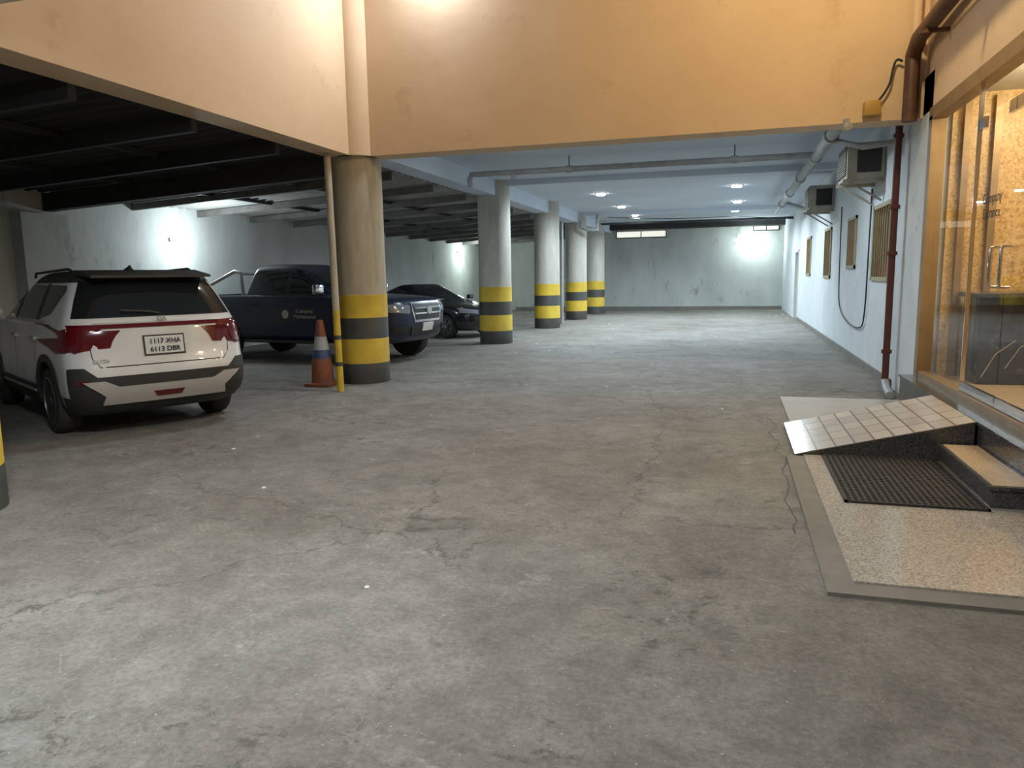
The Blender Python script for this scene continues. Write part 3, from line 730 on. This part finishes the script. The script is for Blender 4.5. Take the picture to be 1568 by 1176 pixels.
for sd in (1,-1):
    panel('front_window',bc,[(.98,1.25),(.10,1.25),(.08,1.66),(.22,1.70),(.42,1.64)],'y',sd,.004,m_cglass,tr)
    panel('rear_window_side',bc,[(.0,1.25),(-.93,1.27),(-.83,1.62),(-.75,1.69),(.0,1.70)],'y',sd,.004,m_cglass,tr)
    strip('belt_chrome',bc,[(1.0,1.235),(-.95,1.245)],.02,'y',sd,.008,m_bplast,tr)
    for pts in ([(.05,1.2),(.05,.52)],[(-.93,1.2),(-.93,.95),(-1.05,.78)],[(1.05,1.2),(1.08,.6)]):
        strip('door_seam',bt,pts,.008,'y',sd,.001,m_seam,tr)
    for x in (.12,-.86): panel('door_handle',bt,[(x,1.06),(x+.2,1.065),(x+.2,1.10),(x,1.095)],'y',sd,.03,m_bplast,tr)
    a_,b2=(.90,1.13) if sd>0 else (-1.13,-.90)
    box('mirror',.84,.94,a_,b2,1.25,1.43,m_chrome,tr,.03)
    box('side_step',-.95,.95,sd*.92-.09,sd*.92+.09,.36,.41,m_bplast,tr,.015)
    tube('roll_bar',[(-1.18,sd*.70,1.22),(-1.24,sd*.66,1.66),(-1.4,sd*.66,1.70),(-2.1,sd*.74,1.40),(-2.25,sd*.78,1.22)],.035,m_silver,tr,4,False)
    panel('headlamp',bt,[(sd*.52,1.04),(sd*.90,1.07),(sd*.90,.93),(sd*.56,.90)],'x',1,.012,m_head,tr,.05)
    panel('headlamp_side',bt,[(2.22,1.06),(2.42,1.05),(2.44,.93),(2.30,.95)],'y',sd,.012,m_head,tr,.05)
    panel('fog_bezel',bt,[(sd*.58,.68),(sd*.84,.68),(sd*.82,.56),(sd*.6,.56)],'x',1,.02,m_bplast,tr,.05)
    panel('tail_lamp',bt,[(-2.66,1.12),(-2.48,1.12),(-2.50,.82),(-2.66,.82)],'y',sd,.012,m_red,tr,.05)
tube('roll_bar',[(-1.24,-.66,1.66),(-1.24,.66,1.66)],.035,m_silver,tr,4)
panel('grille_surround',bt,[(-.48,1.09),(.48,1.09),(.50,.95),(.42,.74),(-.42,.74),(-.50,.95)],'x',1,.016,m_chrome,tr,.06)
panel('grille',bt,[(-.44,1.05),(.44,1.05),(.45,.95),(.39,.78),(-.39,.78),(-.45,.95)],'x',1,.024,m_bplast,tr,.06)
for z in (.88,.97): panel('grille_bar',bt,[(-.43,z),(.43,z),(.43,z+.025),(-.43,z+.025)],'x',1,.034,m_chrome,tr,.06)
lathe('emblem',[(.075,0),(.075,.02)],m_silver,tr,24,'x',(2.555,0,.94))
panel('lower_intake',bt,[(-.5,.66),(.5,.66),(.46,.50),(-.46,.50)],'x',1,.016,m_bplast,tr,.06)
panel('number_plate',bt,[(-.17,.72),(.17,.72),(.17,.58),(-.17,.58)],'x',1,.03,m_plate,tr,.06)
panel('windshield',bc,[(1.10,-.70),(1.10,.70),(.50,.60),(.50,-.60)],'z',1,.004,m_cglass,tr)
text('door_logo','Company\nMaintenance',.10,m_silver,Matrix.Translation((.48,-.932,.90))@Matrix.Rotation(math.radians(90),4,'X'),tr,.002)
lathe('door_emblem',[(.08,0),(.08,.004)],m_silver,tr,24,'y',(.03,-.934,.89))

# ---- dark sedan
sd_=empty('sedan_car',(-8.2,19.6,0),math.atan2(-.37,.93))
lv=[(.20,2.05,-2.1,.76),(.32,2.2,-2.24,.85),(.52,2.26,-2.28,.885),(.68,2.22,-2.28,.885),(.78,2.08,-2.27,.88),(.86,1.70,-2.25,.865),(.93,1.25,-2.22,.85),(.98,1.0,-2.12,.83),
    (1.04,.85,-1.75,.80),(1.22,.42,-1.28,.71),(1.36,.05,-.90,.63),(1.42,-.15,-.70,.55),(1.44,-.3,-.5,.40)]
V,F=loft(lv,cf=(.5,.5),bf=.14); bd=bvh_of(V,F)
body=mesh_obj('body',V,F,[m_kpaint],sd_,None,38)
RS=.32; ax=(1.35,-1.35)
cut(body,[arch_cut(x,RS,.885,s2) for x in ax for s2 in (1,-1)],m_seam)
for x in ax:
    for s2 in (1,-1): wheel(sd_,x,s2*.77,RS,s2,.205,m_alloy,7)
for s2 in (1,-1):
    panel('front_window',bd,[(.75,1.03),(.02,1.03),(.0,1.34),(.15,1.32)],'y',s2,.004,m_cglass,sd_)
    panel('rear_window_side',bd,[(-.05,1.03),(-1.2,1.05),(-.95,1.28),(-.75,1.34),(-.06,1.35)],'y',s2,.004,m_cglass,sd_)
    panel('headlamp',bd,[(s2*.42,.74),(s2*.80,.80),(s2*.84,.68),(s2*.5,.66)],'x',1,.012,m_head,sd_,.05)
    panel('headlamp_side',bd,[(1.75,.82),(2.05,.74),(2.08,.68),(1.85,.70)],'y',s2,.012,m_head,sd_,.05)
    for pts in ([(-.02,1.0),(-.02,.35)],[(.85,.95),(.85,.4)],[(-.95,1.0),(-1.0,.6)]): strip('door_seam',bd,pts,.008,'y',s2,.001,m_seam,sd_)
    strip('belt_chrome',bd,[(.85,1.02),(-1.25,1.035)],.015,'y',s2,.008,m_silver,sd_)
    a_,b2=(.84,1.02) if s2>0 else (-1.02,-.84)
    box('mirror',.60,.74,a_,b2,1.0,1.12,m_kpaint,sd_,.025)
panel('grille',bd,[(-.40,.70),(.40,.70),(.36,.45),(-.36,.45)],'x',1,.012,m_bplast,sd_,.06)
panel('grille_trim',bd,[(-.42,.73),(.42,.73),(.42,.70),(-.42,.70)],'x',1,.018,m_chrome,sd_,.06)
panel('windshield',bd,[(.85,-.66),(.85,.66),(.12,.54),(.12,-.54)],'z',1,.004,m_cglass,sd_)
panel('number_plate',bd,[(-.17,.44),(.17,.44),(.17,.34),(-.17,.34)],'x',1,.02,m_plate,sd_,.06)
